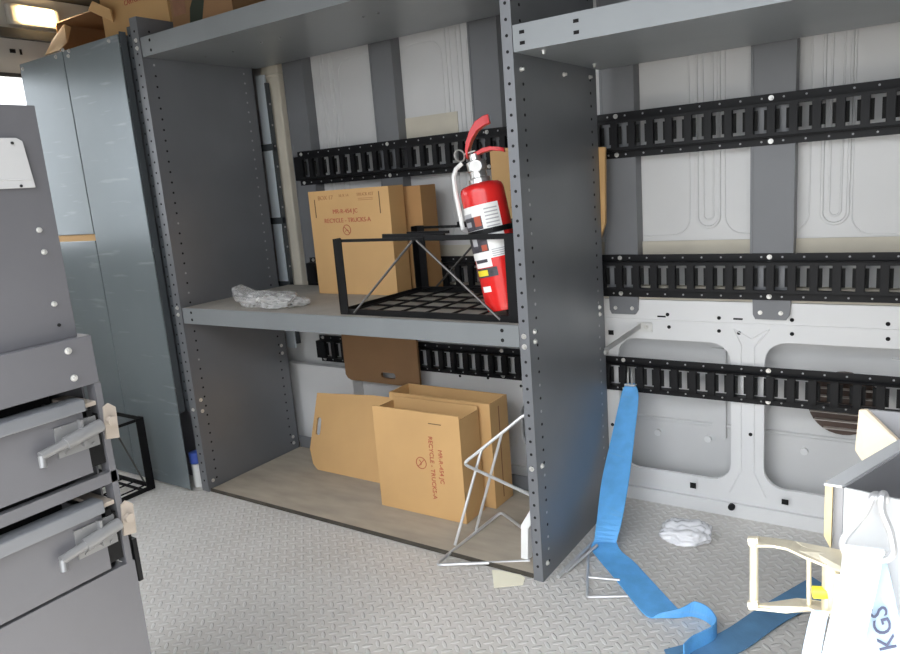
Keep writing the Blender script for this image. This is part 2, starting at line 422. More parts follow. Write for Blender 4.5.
# ------------------------------------------------------------------ grey uprights on the wall
ups = [(-2.012, -1.918, 'grey steel wall upright furthest left, beside the beige pillar'),
       (-1.602, -1.512, 'grey steel wall upright behind the taller carton on the middle shelf'),
       (-1.212, -1.115, 'grey steel wall upright rising behind the fire extinguisher handle'),
       (-.795, -.703, 'grey steel wall upright just right of the tall perforated centre panel'),
       (-.398, -.301, 'grey steel wall upright standing alone in the middle of the right bay')]
for i, (x0, x1, lab) in enumerate(ups):
    r = thing('wall_upright', ((x0 + x1) / 2, 2.0, .575), lab, 'upright', 'grey uprights on the van wall')
    b = MB(); b.box(x0, x1, 1.985, 2.0295, .662, 1.70); b.box(x0 - .003, x0 + .003, 1.983, 2.0295, .662, 1.70); b.box(x1 - .003, x1 + .003, 1.983, 2.0295, .662, 1.70)
    b.build('post', 'slate_paint', r)
    b = MB(); b.poly([(x0 + .002, 1.988, .662), (x1, 1.988, .662), (x1 - .004, 1.988, .590), (x1 - .012, 1.988, .578), (x0 + .010, 1.988, .578), (x0 + .004, 1.988, .590)], (0, .0105, 0))
    b.build('foot_tab', 'slate_paint', r)
    for dx in (.022, .072): bolt(r, (x0 + dx, 1.988, .596), (0, -1, 0), .0052)

# ------------------------------------------------------------------ black slotted rails
def rail(y, z0, z1, xoff, lab, skip_vent=False):
    x0, x1 = -1.988, .30
    r = thing('cargo_rail', ((x0 + x1) / 2, y, z0), lab, 'rail', 'black slotted cargo rails')
    f = .020                                              # flange height
    yb = 1.9845 if z0 > .5 else 1.9875                     # flange plane
    yf = yb - .024
    hs = []; P = .0462 * 1.087; zc = (z0 + z1) / 2; H = .033
    k = math.ceil((x0 + .03 - xoff) / P); b = MB()
    while xoff + k * P < x1 - .03:
        xc = xoff + k * P; k += 1
        hs.append(rrect(xc - .0165, xc + .0165, zc - H, zc + H, .004, 2))
        # punched-back side tongues, blackened for slot shade, leave an I-shaped clear view
        for sgn in (-1, 1):
            a, c = sorted((xc + sgn * .0075, xc + sgn * .0165))
            b.box(a, c, yf + .011, yf + .0125, zc - H + .009, zc + H - .009, 1)
        for (a0, a1, c0, c1) in ((xc - .0175, xc - .0155, zc - H, zc + H), (xc + .0155, xc + .0175, zc - H, zc + H)):
            b.box(a0, a1, yf + .001, yf + .012, c0, c1)
        b.box(xc - .0165, xc + .0165, yf + .001, yf + .009, zc + H - .001, zc + H + .001)
        b.box(xc - .0165, xc + .0165, yf + .001, yf + .009, zc - H - .001, zc - H + .001)
    b.plate([(x0, z0 + f), (x1, z0 + f), (x1, z1 - f), (x0, z1 - f)], hs, .002, XZ(yf))
    for (a, c) in ((z0, z0 + f), (z1 - f, z1)): b.box(x0, x1, yb - .0025, yb, a, c)
    for zz in (z0 + f, z1 - f): b.box(x0, x1, yf - .001, yb, zz - .0012, zz + .0012)
    x = xoff - 40 * P
    while x < x1 - .02:
        if x > x0 + .01:
            for zz in (z0 + .0095, z1 - .0095): b.disc((x, yb - .0025, zz), (0, -1, 0), .0026, .0008, 8, 2)
        x += P
    b.build('slotted_channel', ['black_rail', 'hole_black', 'hole_light'], r)
    for xc in [(a + c) / 2 - .004 for a, c, _ in ups] + [.06]:
        for zz in (z0 + .0095, z1 - .0095): bolt(r, (xc, yb - .0025, zz), (0, -1, 0), .0058)
    return r
rail(1.945, 1.023, 1.146, -.7265 * 1.0, 'topmost of the three black slotted rails, level with the extinguisher handle')
rail(1.965, .631, .753, -.7245, 'middle of the three black slotted rails, just above the foot tabs of the uprights')
rail(1.980, .344, .449, -.7225, 'lowest black slotted rail, the one the blue strap is hooked into')

# air vent behind the lowest rail
av = thing('air_vent', (-.183, 2.06, .26), 'round brown louvred air vent half hidden behind the lowest black rail at right', 'vent')
C = Vector((-.183, 2.06, .341))
b = MB(); b.cyl(C + Vector((0, .024, 0)), C + Vector((0, .004, 0)), .085, 32); b.build('recess', 'vent_brown', av, smooth=True)
b = MB()
for k in range(-3, 4):
    zz = k * .022; hw = math.sqrt(max(0, .080 ** 2 - zz ** 2))
    b.beam(C + Vector((-hw, -.004, zz)), C + Vector((hw, -.004, zz)), .016, .0022)
b.build('louvres', 'vent_blade', av)

# ------------------------------------------------------------------ left shelving bay
su = thing('shelving_unit', (-1.42, 1.66, 0), 'grey steel shelving unit with two perforated side panels and two shelves along the wall', 'shelving')
def side_panel(x, z1, fl, back, name='side_panel', mm=('grey_paint', 'hole_black', 'hole_light')):
    b = MB()
    b.box(x - .0025, x, 1.45, back, 0, z1)                       # web
    b.box(x - fl, x, 1.448, 1.4505, 0, z1)                       # front flange
    b.box(x - .020, x, back - .002, back, 0, z1)                 # back flange
    z = .04
    while z < z1 - .02:
        b.disc((x - fl * .5, 1.4478, z), (0, -1, 0), .0036, .0006, 8, 1)
        b.disc((x + .0002, 1.487, z), (1, 0, 0), .0036, .0006, 8, 1 if random.random() < .7 else 2)
        b.disc((x + .0002, back - .04, z), (1, 0, 0), .0036, .0006, 8, 2 if (z > .68) == (x < -1.5) else 1)  # pale discs stand for light passing through some holes
        z += .033
    return b.build(name, list(mm), su)
side_panel(-2.07, 1.566, .036, 1.887)
side_panel(-.775, 1.566, .026, 1.905)
def shelf(parent, x0, x1, zb, zt, back, name='shelf'):
    b = MB(); b.box(x0, x1, 1.4515, back, zt - .002, zt, 0)              # deck
    b.box(x0, x1, 1.4525, back, zb, zb + .0015, 0)
    b.box(x0, x1, 1.4495, 1.4525, zb, zt)                                # front lip
    b.box(x0, x1, back - .002, back, zb, zt)
    for xx in (x0 + .045, x1 - .045):
        for zz in (zb + .014, zt - .014): b.disc((xx, 1.4494, zz), (0, -1, 0), .0048, .0006, 8, 1)
    return b.build(name, ['grey_paint_lit', 'hole_black'], parent)
shelf(su, -2.066, -.803, .603, .655, 1.93)
b = MB(); b.box(-2.064, -.806, 1.456, 1.926, .6552, .6556); o = b.build('shelf_liner', 'liner_tan', su); o['label'] = 'dusty tan shelf surface'
sh = shelf(su, -2.066, -.803, 1.446, 1.503, 1.905)
b = MB(); b.box(-2.068, -.78, 1.892, 1.896, .0, .055); b.build('back_lip', 'slate_paint', su)
for (x, z) in ((-2.088, .632), (-2.088, .655), (-2.086, 1.475), (-2.086, 1.498), (-.789, .63), (-.789, .605), (-2.088, .30), (-.789, .30)):
    bolt(su, (x, 1.4478, z), (0, -1, 0), .006)
for (y, z) in ((1.474, .637), (1.474, .613), (1.474, .04), (1.87, .60), (1.87, .62), (1.474, .30)):
    bolt(su, (-.7745, y, z), (1, 0, 0), .006)
for (y, z) in ((1.47, .035), (1.86, .035), (1.86, .06), (1.86, .40), (1.86, .43), (1.47, .33), (1.47, .29), (1.47, .625)):
    bolt(su, (-2.0695, y, z), (1, 0, 0), .006)
for (x, y) in ((-1.96, 1.60), (-1.85, 1.62), (-1.70, 1.60), (-1.62, 1.60), (-1.3, 1.60), (-1.25, 1.60)):
    bolt(su, (x, y, 1.4455), (0, 0, -1), .0034, 'latch_grey', .002)

# plywood on the floor of the left bay
pb = thing('floor_board', (-1.42, 1.66, 0), 'worn grey-brown board on the floor of the left shelving bay under the cartons', 'board')
b = MB(); b.box(-2.062, -.806, 1.456, 1.884, .0005, .0115); b.build('board', 'board_grey', pb)
b = MB(); b.box(-2.066, -.806, 1.4525, 1.4558, .0005, .0122); b.build('edge_strip', 'board_edge', pb)

# right upper shelf
rs = thing('overhead_shelf', (-.1, 1.66, 1.258), 'grey steel overhead shelf bolted to the right side of the perforated centre panel', 'shelf')
b = MB(); b.box(-.774, 1.2, 1.4515, 1.925, 1.311, 1.313); b.box(-.774, 1.2, 1.923, 1.925, 1.258, 1.313); b.box(-.774, 1.2, 1.4525, 1.925, 1.258, 1.260)
b.box(-.774, 1.2, 1.4495, 1.4525, 1.258, 1.313)
for x in (-.752, -.628, -.10): 
    for z in (1.274, 1.296): b.box(x - .006, x + .006, 1.4489, 1.4497, z - .0035, z + .0035, 1)
b.build('shelf_body', ['grey_paint_lit', 'hole_black'], rs)
for p, n in (((-.7735, 1.478, 1.225), (1, 0, 0)), ((-.7735, 1.70, 1.23), (1, 0, 0)), ((-.7735, 1.86, 1.235), (1, 0, 0)), ((-.72, 1.485, 1.2575), (0, 0, -1)), ((-.735, 1.80, 1.2575), (0, 0, -1))):
    bolt(rs, p, n, .005, h=.007)

# galvanised strip behind the left panel
gs = thing('galvanised_strip', (-2.075, 1.93, .46), 'bright galvanised vertical strip with dark clips behind the left perforated panel', 'strip')
b = MB(); b.beam((-2.102, 1.944, .40), (-2.092, 1.944, 1.43), .008, .044, up=(1, 0, 0)); b.build('strip', 'bare_bright', gs)
for z in (.655, .90, 1.172):
    b = MB(); b.box(-2.122, -2.060, 1.934, 1.951, z - .012, z + .012); b.build('clip', 'dark_upright', gs)
b = MB(); b.box(-2.068, -2.060, 1.936, 1.953, .42, 1.40)
for k in range(12): b.disc((-2.0595, 1.944, .5 + k * .075), (1, 0, 0), .004, .001, 8, 1)
b.build('channel_edge', ['dark_upright', 'hole_light'], gs)

# silver clamp from panel to wall
cb = thing('clamp_bracket', (-.74, 1.95, .49), 'small silver bent bracket joining the centre panel to the white van wall', 'bracket')
b = MB(); b.beam((-.772, 1.893, .49), (-.70, 1.998, .545), .003, .014, up=(0, 0, 1)); b.build('arm', 'zinc', cb)
b = MB(); b.box(-.712, -.668, 1.9945, 1.9985, .527, .553); b.build('foot', 'zinc', cb)
bolt(cb, (-.685, 1.9945, .541), (0, -1, 0), .006)
bolt(cb, (-.766, 1.886, .487), (1, -.4, 0), .008)

# ------------------------------------------------------------------ panelled steel cabinet, far left
kc = thing('steel_cabinet', (-2.5, 1.65, 0), 'tall blue-grey steel cabinet of flat front panels at the left end of the shelving', 'cabinet')
b = MB(); b.box(-2.455, -2.135, 1.42, 1.424, .008, 1.523); b.build('door_panel', 'door_steel', kc, bevel=.002)
b = MB(); b.box(-2.745, -2.459, 1.42, 1.424, .008, .889); b.build('door_panel', 'door_steel', kc, bevel=.002)
b = MB(); b.box(-2.745, -2.459, 1.42, 1.424, .912, 1.523); b.build('door_panel', 'door_steel', kc, bevel=.002)
b = MB(); b.box(-2.9, -2.14, 1.50, 1.90, .02, 1.525, 0); b.box(-2.745, -2.14, 1.425, 1.50, 1.515, 1.523, 0); b.box(-2.9, -2.14, 1.52, 1.90, 0, .02, 0)
b.build('carcass', 'cabinet_paint', kc)
b = MB(); b.box(-2.72, -2.46, 1.428, 1.49, .84, .96); b.build('inner_carton', 'cardboard', kc)
b = MB()                                                                     # dark perforated upright beside the doors
b.box(-2.131, -2.109, 1.452, 1.456, .29, 1.545); b.box(-2.134, -2.131, 1.424, 1.446, .29, 1.53); b.box(-2.131, -2.127, 1.455, 1.50, .29, 1.545)
for k in range(37): b.disc((-2.120, 1.4518, .33 + k * .033), (0, -1, 0), .0036, .0006, 8, 1)
b.build('upright', ['dark_upright', 'hole_black'], kc)
for u, v in ((23, 69), (56, 57), (63, 50), (69, 51), (109, 41), (68.5, 56)):
    bolt(kc, aty(u, v, 1.4195), (0, -1, 0), .006)
for u, v in ((121, 45), (130, 100), (153, 250), (177, 388)):
    bolt(kc, aty(u, v, 1.4475), (0, -1, 0), .006)

br = thing('packing_roll', (-2.16, 1.53, 0), 'blue and white roll glimpsed in the narrow gap at the foot of the steel cabinet', 'roll')
b = MB(); b.cyl((-2.152, 1.472, 0.001), (-2.152, 1.472, .085), .019, 16); b.build('white_core', 'label_white', br, smooth=True)
b = MB(); b.lathe([(.012, 0), (.022, .004), (.022, .042), (.012, .046)], 20, Matrix.Translation((-2.152, 1.472, .0855))); b.build('blue_ring', 'roll_blue', br, smooth=True)
bpy.context.view_layer.update()

# ------------------------------------------------------------------ drawer cabinet in the left foreground
dc = thing('drawer_cabinet', (-1.25, .34, 0), 'grey steel drawer cabinet with barrel bolt latches in the left foreground', 'drawer cabinet')
Y0 = .125
b = MB(); b.box(-1.48, -1.12, Y0, .53, .47, .815, 1); b.box(-1.48, -1.01, Y0, .55, 0, .455, 0)  # black inner block stands for the shaded cabinet interior
b.box(-1.48, -1.055, .548, .551, .455, .82, 0); b.box(-1.48, -1.46, Y0, .55, .455, .82, 0); b.box(-1.48, -1.01, Y0, .55, .815, .8225, 0)
b.build('carcass', ['cabinet_paint', 'hole_black'], dc)
b = MB(); b.box(-1.01, -1.0, Y0, .547, .753, .8235); b.build('top_rail', 'cabinet_paint', dc, bevel=.0015)
b = MB(); b.box(-1.012, -1.0, Y0, .55, .600, .617); b.build('middle_rail', 'cabinet_paint', dc)
b = MB(); b.box(-1.012, -1.0, Y0, .551, 0, .468); b.build('bottom_panel', 'cabinet_paint', dc)
b = MB(); b.box(-1.022, -1.0, .5385, .548, .468, .753); b.build('corner_post', 'cabinet_paint', dc)
b = MB(); b.box(-1.026, -1.018, Y0, .537, .8225, 1.142); b.build('riser_panel', 'cabinet_paint', dc, bevel=.001)
b = MB(); b.poly([(-1.0175, Y0, 1.036), (-1.0175, .516, 1.034), (-1.0175, .510, 1.095), (-1.0175, .503, 1.099), (-1.0175, Y0, 1.099)], (.004, 0, 0))
b.tube([(-1.0135, .38, 1.062), (-1.0135, .45, 1.047), (-1.0135, .512, 1.044)], .0012, 6)
o = b.build('name_plate', 'plate_white', dc, bevel=.001); o['label'] = 'white plate'
for u, v in ((12, 143), (21, 186)): 
    bolt(dc, atx(u, v, -1.0135), (1, 0, 0), .0017, 'hole_black', .001)
for u, v in ((39, 230), (44, 252), (54, 304)): bolt(dc, atx(u, v, -1.0178), (1, 0, 0), .0035)
bolt(dc, atx(59, 325, -1.0178), (1, 0, 0), .0022, 'hole_black', .001)
for u, v in ((68, 351), (74, 378)): bolt(dc, atx(u, v, -.9998), (1, 0, 0), .0045)
def drawer(z0, z1, zt, lz):
    d = MB(); d.box(-1.012, -1.0, Y0, .514, z0, z1); d.box(-1.10, -1.012, Y0, .512, z0 + .004, z0 + .008)
    d.box(-1.10, -1.012, .508, .512, z0, z1)
    o = d.build('drawer', 'cabinet_paint', dc)
    l = MB(); l.box(-1.02, -.990, Y0, .516, z1 + .001, zt); l.build('pull_edge', 'grey_paint', o, bevel=.002)
    s = MB(); s.box(-1.10, -1.004, .515, .537, z0 + .006, zt - .03, 0); s.box(-1.08, -1.0, .515, .536, zt - .016, zt - .010, 1); s.box(-1.0, -.998, .519, .527, zt - .05, zt - .02, 0)
    s.build('slide', ['black_steel', 'strike_beige'], o)
    h = MB(); h.box(-1.0, -.997, .470, .530, lz - .022, lz + .022); h.cyl((-.989, .478, lz - .001), (-.989, .532, lz + .008), .0095, 14)
    h.cyl((-.989, .442, lz - .007), (-.989, .478, lz - .001), .0065, 12); h.cyl((-.989, .444, lz - .007), (-.984, .441, lz - .022), .005, 10)
    h.box(-1.0, -.988, .503, .507, lz - .015, lz + .024)
    for yy in (.482, .520):
        for zz in (-.018, .02): h.cyl((-.997, yy, lz + zz), (-.9955, yy, lz + zz), .003, 8)
    h.build('barrel_bolt', 'latch_grey', o, smooth=True)
    k = MB(); k.poly([(-.9995, .540, lz - .018), (-.9995, .560, lz - .022), (-.9995, .562, lz + .025), (-.9995, .552, lz + .034), (-.9995, .544, lz + .030)], (.0035, 0, 0)); k.cyl((-.996, .550, lz + .008), (-.988, .550, lz + .008), .007, 10)
    k.build('strike_plate', 'strike_beige', o)
drawer(.626, .719, .738, .686)
drawer(.473, .563, .584, .532)
b = MB(); b.box(-1.01, -1.006, .55, .556, .45, .55); b.box(-1.03, -1.0, .553, .560, .43, .50); b.build('hinge_clip', 'black_steel', dc)

# ------------------------------------------------------------------ black folding wire racks
def wire_rack(x0, x1, y0, y1, z0, z1, lab, nx=7, ny=5, sides=True):
    r = thing('wire_rack', ((x0 + x1) / 2, (y0 + y1) / 2, z0), lab, 'rack', 'black folding wire racks')
    a = .030; t = .003
    for sx, X in ((1, x0), (-1, x1)):
        for sy, Yv in ((1, y0), (-1, y1)):
            b = MB(); xa, xb = sorted((X, X + sx * a)); ya, yb = sorted((Yv, Yv + sy * t)); b.box(xa, xb, ya, yb, z0, z1)
            xa, xb = sorted((X, X + sx * t)); ya, yb = sorted((Yv, Yv + sy * a)); b.box(xa, xb, ya, yb, z0, z1)
            b.build('corner_post', 'black_steel', r)
    xm = (x0 + x1) / 2 - .012
    b = MB()
    for k in range(nx): x = x0 + (x1 - x0) * (k + .5) / nx; b.cyl((x, y0 + .004, z0 + .012), (x, y1 - .004, z0 + .012), .003, 6)
    for k in range(ny): y = y0 + (y1 - y0) * (k + .5) / ny; b.cyl((x0 + .004, y, z0 + .006), (x1 - .004, y, z0 + .006), .003, 6)
    for y in (y0 + .004, y1 - .004): b.box(x0 + t, x1 - t, y - .002, y + .002, z0, z0 + .016)
    for x in (x0 + .004, x1 - .004): b.box(x - .002, x + .002, y0 + t, y1 - t, z0, z0 + .016)
    b.build('base_grid', 'black_steel', r)
    for y, s in ((y0 + .008, 1), (y1 - .008, -1)):
        b = MB(); zt = z1 - .006
        b.beam((x0 + .01, y, zt), (xm + .03, y, zt), .004, .008)
        b.beam((xm - .105, y + s * .006, zt + .006), (xm + .09, y + s * .006, zt + .002), .008, .017); b.beam((xm - .03, y + s * .013, zt + .014), (xm + .10, y + s * .013, zt + .014), .005, .007)
        b.beam((xm + .06, y, zt + .001), (x1 - .01, y, zt + .001), .004, .013)
        b.build('top_bar', 'black_steel', r)
        b = MB()
        b.cyl((xm, y - s * .006, zt - .004), (x0 + .05, y - s * .006, z0 + .006), .0034, 8); b.cyl((xm + .012, y - s * .006, zt - .004), (x1 - .055, y - s * .006, z0 + .006), .0034, 8)
        b.build('cross_brace', 'wire_dark', r, smooth=True)
    for x in (x0 + .006, x1 - .006) if sides else ():
        b = MB(); b.beam((x, y0 + .01, z1 - .006), (x, y1 - .01, z1 - .006), .004, .010)
        b.cyl((x, y0 + .04, z1 - .01), (x, y1 - .04, z0 + .01), .003, 6)
        b.build('side_bar', 'black_steel', r)
    return r
mat('wire_dark', (0.10, 0.095, 0.09), 0.35, 0.6)
wire_rack(-1.377, -.808, 1.468, 1.858, .6565, .867, 'black folding wire rack on the middle shelf with the fire extinguisher standing in it', sides=False)
wire_rack(-2.78, -2.29, .96, 1.385, .0005, .270, 'black folding wire rack on the floor in front of the steel cabinet')

# ------------------------------------------------------------------ cartons
def carton(x0, x1, y0, y1, z0, z1, lab, rot=0, open_top=True, mm='cardboard', group=None, t=.004, flaps=(), rim_drop=0.0, name='cardboard_box'):
    r = thing(name, ((x0 + x1) / 2, (y0 + y1) / 2, z0), lab, 'box', group)
    r['_local'] = 1
    hx, hy, h = (x1 - x0) / 2, (y1 - y0) / 2, z1 - z0
    b = MB()
    b.box(-hx, hx, -hy, -hy + t, 0, h); b.box(-hx, hx, hy - t, hy, 0, h)
    b.box(-hx, -hx + t, -hy + t, hy - t, 0, h - rim_drop); b.box(hx - t, hx, -hy + t, hy - t, 0, h - rim_drop)
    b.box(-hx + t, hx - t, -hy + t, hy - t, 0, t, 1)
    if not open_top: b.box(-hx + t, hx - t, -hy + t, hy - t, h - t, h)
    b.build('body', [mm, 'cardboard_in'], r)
    r.rotation_euler.z = rot
    return r, hx, hy, h
def onface(hy): return lambda cx, cz, rot=0: (lambda a, b, c: (cx + a * math.cos(rot) - b * math.sin(rot), -hy - .0004 - c, cz + a * math.sin(rot) + b * math.cos(rot)))
def no_sign(b, F, r=.018):
    pts = [F(r * math.cos(2 * PI * i / 24), r * math.sin(2 * PI * i / 24), 0) for i in range(24)]
    b.tube(pts, .0012, 5, closed=True)
    b.tube([F(-r * .7, r * .7, 0), F(r * .7, -r * .7, 0)], .0012, 5)
    pts = [F(-r * .5 + r * .9 * i / 8, r * .35 * math.sin(i / 8 * 2.6) - r * .35, 0) for i in range(9)]
    b.tube(pts, .0012, 5)

G = 'open cartons in the left shelving bay'
c1, hx, hy, h = carton(-1.745, -1.405, 1.768, 1.843, .6563, .998, 'tan carton with two printed red lines standing on the middle shelf, left of black rack', group=G)
F = onface(hy)
b = MB(); b.text('MR-R-454 JC', .020, F(-.015, .272)); b.text('RECYCLE - TRUCKS-A', .0205, F(-.010, .243)); no_sign(b, F(-.015, .212), .016)
b.build('printed_text', 'red_ink', c1)
b = MB(); b.text('BOX 17', .020, F(-.095, .318)); b.text('16 X 14', .013, F(-.015, .322)); b.text('TRUCK KIT', .014, F(.075, .322))
for k in range(2): b.box(.045, .105, -hy - .0008, -hy, .309 - k * .005, .311 - k * .005)
o = b.build('faint_print', 'faint_ink', c1)
b = MB(); b.box(-.146, -.143, -hy - .0006, -hy + .001, .255, .315); b.build('slot', 'slot_dark', c1); b = MB(); b.box(.130, .133, -hy - .0006, -hy + .001, .260, .328); b.build('slot', 'slot_dark', c1)
b = MB(); b.poly([(hx - .002, -hy + .004, h), (hx - .002, hy - .006, h), (hx - .022, hy - .008, h - .05)], (-.003, 0, 0)); b.build('flap', 'cardboard_in', c1)
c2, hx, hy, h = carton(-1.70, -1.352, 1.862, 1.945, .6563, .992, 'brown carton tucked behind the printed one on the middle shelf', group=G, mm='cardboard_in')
b = MB(); b.poly([(hx - .002, -hy + .004, h - .002), (hx - .002, hy - .006, h - .002), (hx - .03, -hy + .015, h - .045)], (-.003, 0, 0)); b.build('flap', 'cardboard', c2)
c3, hx, hy, h = carton(-1.418, -1.102, 1.606, 1.712, .0125, .342, 'tan carton with sideways red print and a crossed circle, frontmost on the floor board', rot=math.radians(.6), group=G, rim_drop=.012)
F = onface(hy)
b = MB(); b.text('RECYCLE - TRUCKS-A', .0205, F(.052, .158, -PI / 2)); b.text('MR-R-454 JC', .020, F(.083, .166, -PI / 2)); no_sign(b, F(.012, .168, -PI / 2), .018)
b.build('printed_text', 'red_ink', c3)
b = MB(); b.box(.05, .095, -hy - .0006, -hy + .001, .296, .2985); b.build('slot', 'slot_dark', c3)
c4, hx, hy, h = carton(-1.45, -1.072, 1.73, 1.835, .0125, .345, 'tan open carton standing behind the frontmost one on the floor board', group=G)
b = MB(); b.box(.06, .09, -hy - .0006, -hy + .001, .312, .316); b.build('slot', 'slot_dark', c4)
b = MB(); b.box(hx - .0005, hx + .0006, -.004, .0, .02, h - .02); b.build('fold_line', 'brown_ink', c4)

def sheet_carton(name, pts, y0, t, holes, lab, mm='cardboard', lean=0, cat='box'):
    """flattened carton: outline in local x, z; leans back by 'lean' radians about its foot"""
    xs = [p[0] for p in pts]; zs = [p[1] for p in pts]
    r = thing(name, ((min(xs) + max(xs)) / 2, y0, min(zs)), lab, cat); r['_local'] = 1
    ox, oz = r.location.x, r.location.z
    b = MB(); b.plate([(p[0] - ox, p[1] - oz) for p in pts], [[(p[0] - ox, p[1] - oz) for p in hh] for hh in holes], t, XZ(0)); b.build('board', mm, r)
    r.rotation_euler.x = -lean
    return r, ox, oz
fl, ox, oz = sheet_carton('flat_carton', [(-1.86, .287), (-1.868, .08), (-1.845, .030), (-1.82, .0125), (-1.455, .0125), (-1.455, .305), (-1.6, .304)], 1.735, .007,
    [rrect(-1.848, -1.826, .135, .200, .010, 4)], 'flattened tan carton with a hand hole leaning on edge behind the frontmost carton', lean=.30)
b = MB(); b.box(.16 - .005, .16, -.0042, -.0036, .02, .27); b.box(.145, .147, -.0042, -.0036, .05, .26); b.text('FOLD', .02, lambda a, c, d: (.13 - c, -.0040 - d, .20 + a)); b.build('printed_text', 'brown_ink', fl)
hg, ox, oz = sheet_carton('hanging_carton', [(-1.828, .640), (-1.828, .316), (-1.818, .302), (-1.802, .295), (-1.490, .295), (-1.481, .304), (-1.481, .640)], 1.945, .010,
    [rrect(-1.654, -1.588, .316, .338, .010, 4)], 'brown flattened carton hanging down below the middle shelf in front of the lowest black rail', mm='cardboard_dark')
hs, ox, oz = sheet_carton('flat_carton', [(-1.115, .6563), (-.80, .757), (-.765, .85), (-.758, 1.055), (-1.118, 1.085)], 1.914, .012, [], 'brown flattened carton wedged behind the fire extinguisher, its edge showing past the centre panel', mm='cardboard')
b = MB()
for zz in (.25, .30): b.tube([(-.12 + .02 * k, -.007, zz + .008 * math.sin(k * 1.3)) for k in range(12)], .0008, 5)
b.build('crease', 'brown_ink', hs)

# cartons on top
tb, hx, hy, h = carton(-2.462, -2.096, 1.59, 1.86, 1.5255, 1.80, 'closed tan carton with red print on top of the steel cabinet', open_top=False)
F = onface(hy); b = MB(); b.text('PARTS', .034, F(-.005 + .0, .175)); b.text('CARTON', .022, F(.0, .145)); b.build('printed_text', 'red_ink', tb)
tc_, hx, hy, h = carton(-2.050, -1.765, 1.565, 1.83, 1.5038, 1.715, 'brown carton with dark smudged print on the top shelf', open_top=False, mm='cardboard_dark')
b = MB(); 
b.poly([(-.06, -hy - .0008, .03), (.0, -hy - .0008, .035), (.02, -hy - .0008, .09), (-.02, -hy - .0008, .12), (-.05, -hy - .0008, .08)], (0, .001, 0), 1)
b.poly([(-.13, -hy - .0008, .07), (-.07, -hy - .0008, .07), (-.07, -hy - .0008, .12), (-.13, -hy - .0008, .12)], (0, .001, 0), 0)
mat('smudge_green', (0.035, 0.045, 0.03), .8)
b.build('printed_text', ['cardboard_print', 'smudge_green'], tc_)
ta = thing('cardboard_box', (-2.74, 1.80, 1.5255), 'open tan carton with flaps out on top of the steel cabinet, furthest left', 'box')
b = MB(); X0, X1, YA, YB, ZA, ZB = -2.955, -2.475, 1.70, 1.96, 1.5255, 1.735
b.box(X0, X1, YA, YB, ZA, ZA + .004, 0); b.box(X0, X1, YA, YB, ZB - .004, ZB, 0); b.box(X0, X0 + .004, YA, YB, ZA, ZB, 0); b.box(X1 - .004, X1, YA, YB, ZA, ZB, 0); b.box(X0, X1, YB - .004, YB, ZA, ZB, 0)
b.build('body', ['cardboard_dark'], ta)
q0, q1, q2, q3 = (atx(68, 23, -2.78), atx(69, 40, -2.78), aty(52, 55, 1.50), aty(44, 54, 1.50))
b = MB(); b.poly([aty(64, 24, 1.66), aty(70, 27, 1.66), aty(67, 42, 1.56), aty(59, 50, 1.50), aty(45, 55, 1.47), aty(52, 40, 1.56)], (0.0, .004, 0)); b.build('flap', 'cardboard', ta)
b = MB(); b.poly([aty(92, 1, 1.56), aty(110, 9, 1.56), aty(113, 22, 1.575), aty(88, 10, 1.575)], (0, .004, 0)); b.build('flap', 'cardboard', ta)

# ------------------------------------------------------------------ fire extinguisher
fe = thing('fire_extinguisher', (-.879, 1.540, .677), 'red fire extinguisher with white label leaning in the black rack on the middle shelf', 'fire extinguisher')
fe['_local'] = 1
R = .0545
b = MB(); b.lathe([(R * .80, 0), (R * .93, .002), (R * .95, .012), (R, .02), (R, .292), (R * .985, .300), (R * .93, .307), (R * .80, .312), (R * .46, .316), (R * .40, .318), (0, .318)], 40); b.build('cylinder', 'red_paint', fe, smooth=True)
fa = math.radians(-62)                     # the side that faces the door
def wrap(b, a0, a1, z0, z1, rr, mi=0, n=16):
    vs = []
    for rad in (rr, rr + .0005):
        for z in (z0, z1):
            for j in range(n + 1): a = a0 + (a1 - a0) * j / n; vs.append((rad * math.cos(a), rad * math.sin(a), z))
    k = n + 1; fs = []
    for j in range(n):
        fs += [(j, j + 1, k + j + 1, k + j), (2 * k + j, 2 * k + j + 1, 3 * k + j + 1, 3 * k + j), (j, j + 1, 2 * k + j + 1, 2 * k + j), (k + j, k + j + 1, 3 * k + j + 1, 3 * k + j)]
    fs += [(0, k, 3 * k, 2 * k), (n, k + n, 3 * k + n, 2 * k + n)]
    b.add(vs, fs, mi)
b = MB(); D = math.radians
wrap(b, fa - D(88), fa + D(36), .132, .262, R + .0002, 0)
wrap(b, fa - D(86), fa - D(12), .198, .252, R + .0008, 0)
wrap(b, fa - D(82), fa - D(14), .204, .236, R + .0013, 1); wrap(b, fa - D(34), fa - D(16), .212, .236, R + .0016, 4); wrap(b, fa - D(70), fa - D(46), .214, .226, R + .0016, 3)
wrap(b, fa - D(84), fa - D(12), .150, .198, R + .0013, 1); wrap(b, fa - D(58), fa - D(40), .166, .186, R + .0016, 3); wrap(b, fa - D(30), fa - D(15), .152, .166, R + .0016, 4)
wrap(b, fa - D(74), fa - D(40), .236, .246, R + .0013, 3)
for k in range(9): wrap(b, fa - D(4), fa + D(30), .248 - k * .0085, .251 - k * .0085, R + .0013, 3)
for k in range(4): wrap(b, fa - D(6), fa + D(32), .150 - k * .005, .152 - k * .005, R + .0013, 3)
wrap(b, fa - D(66), fa - D(12), .112, .136, R + .0009, 0); wrap(b, fa - D(62), fa - D(22), .124, .132, R + .0013, 1)
wrap(b, fa - D(68), fa - D(2), .088, .110, R + .0009, 1); wrap(b, fa - D(66), fa - D(28), .092, .106, R + .0014, 2)
wrap(b, fa - D(58), fa - D(30), .052, .066, R + .0009, 0)
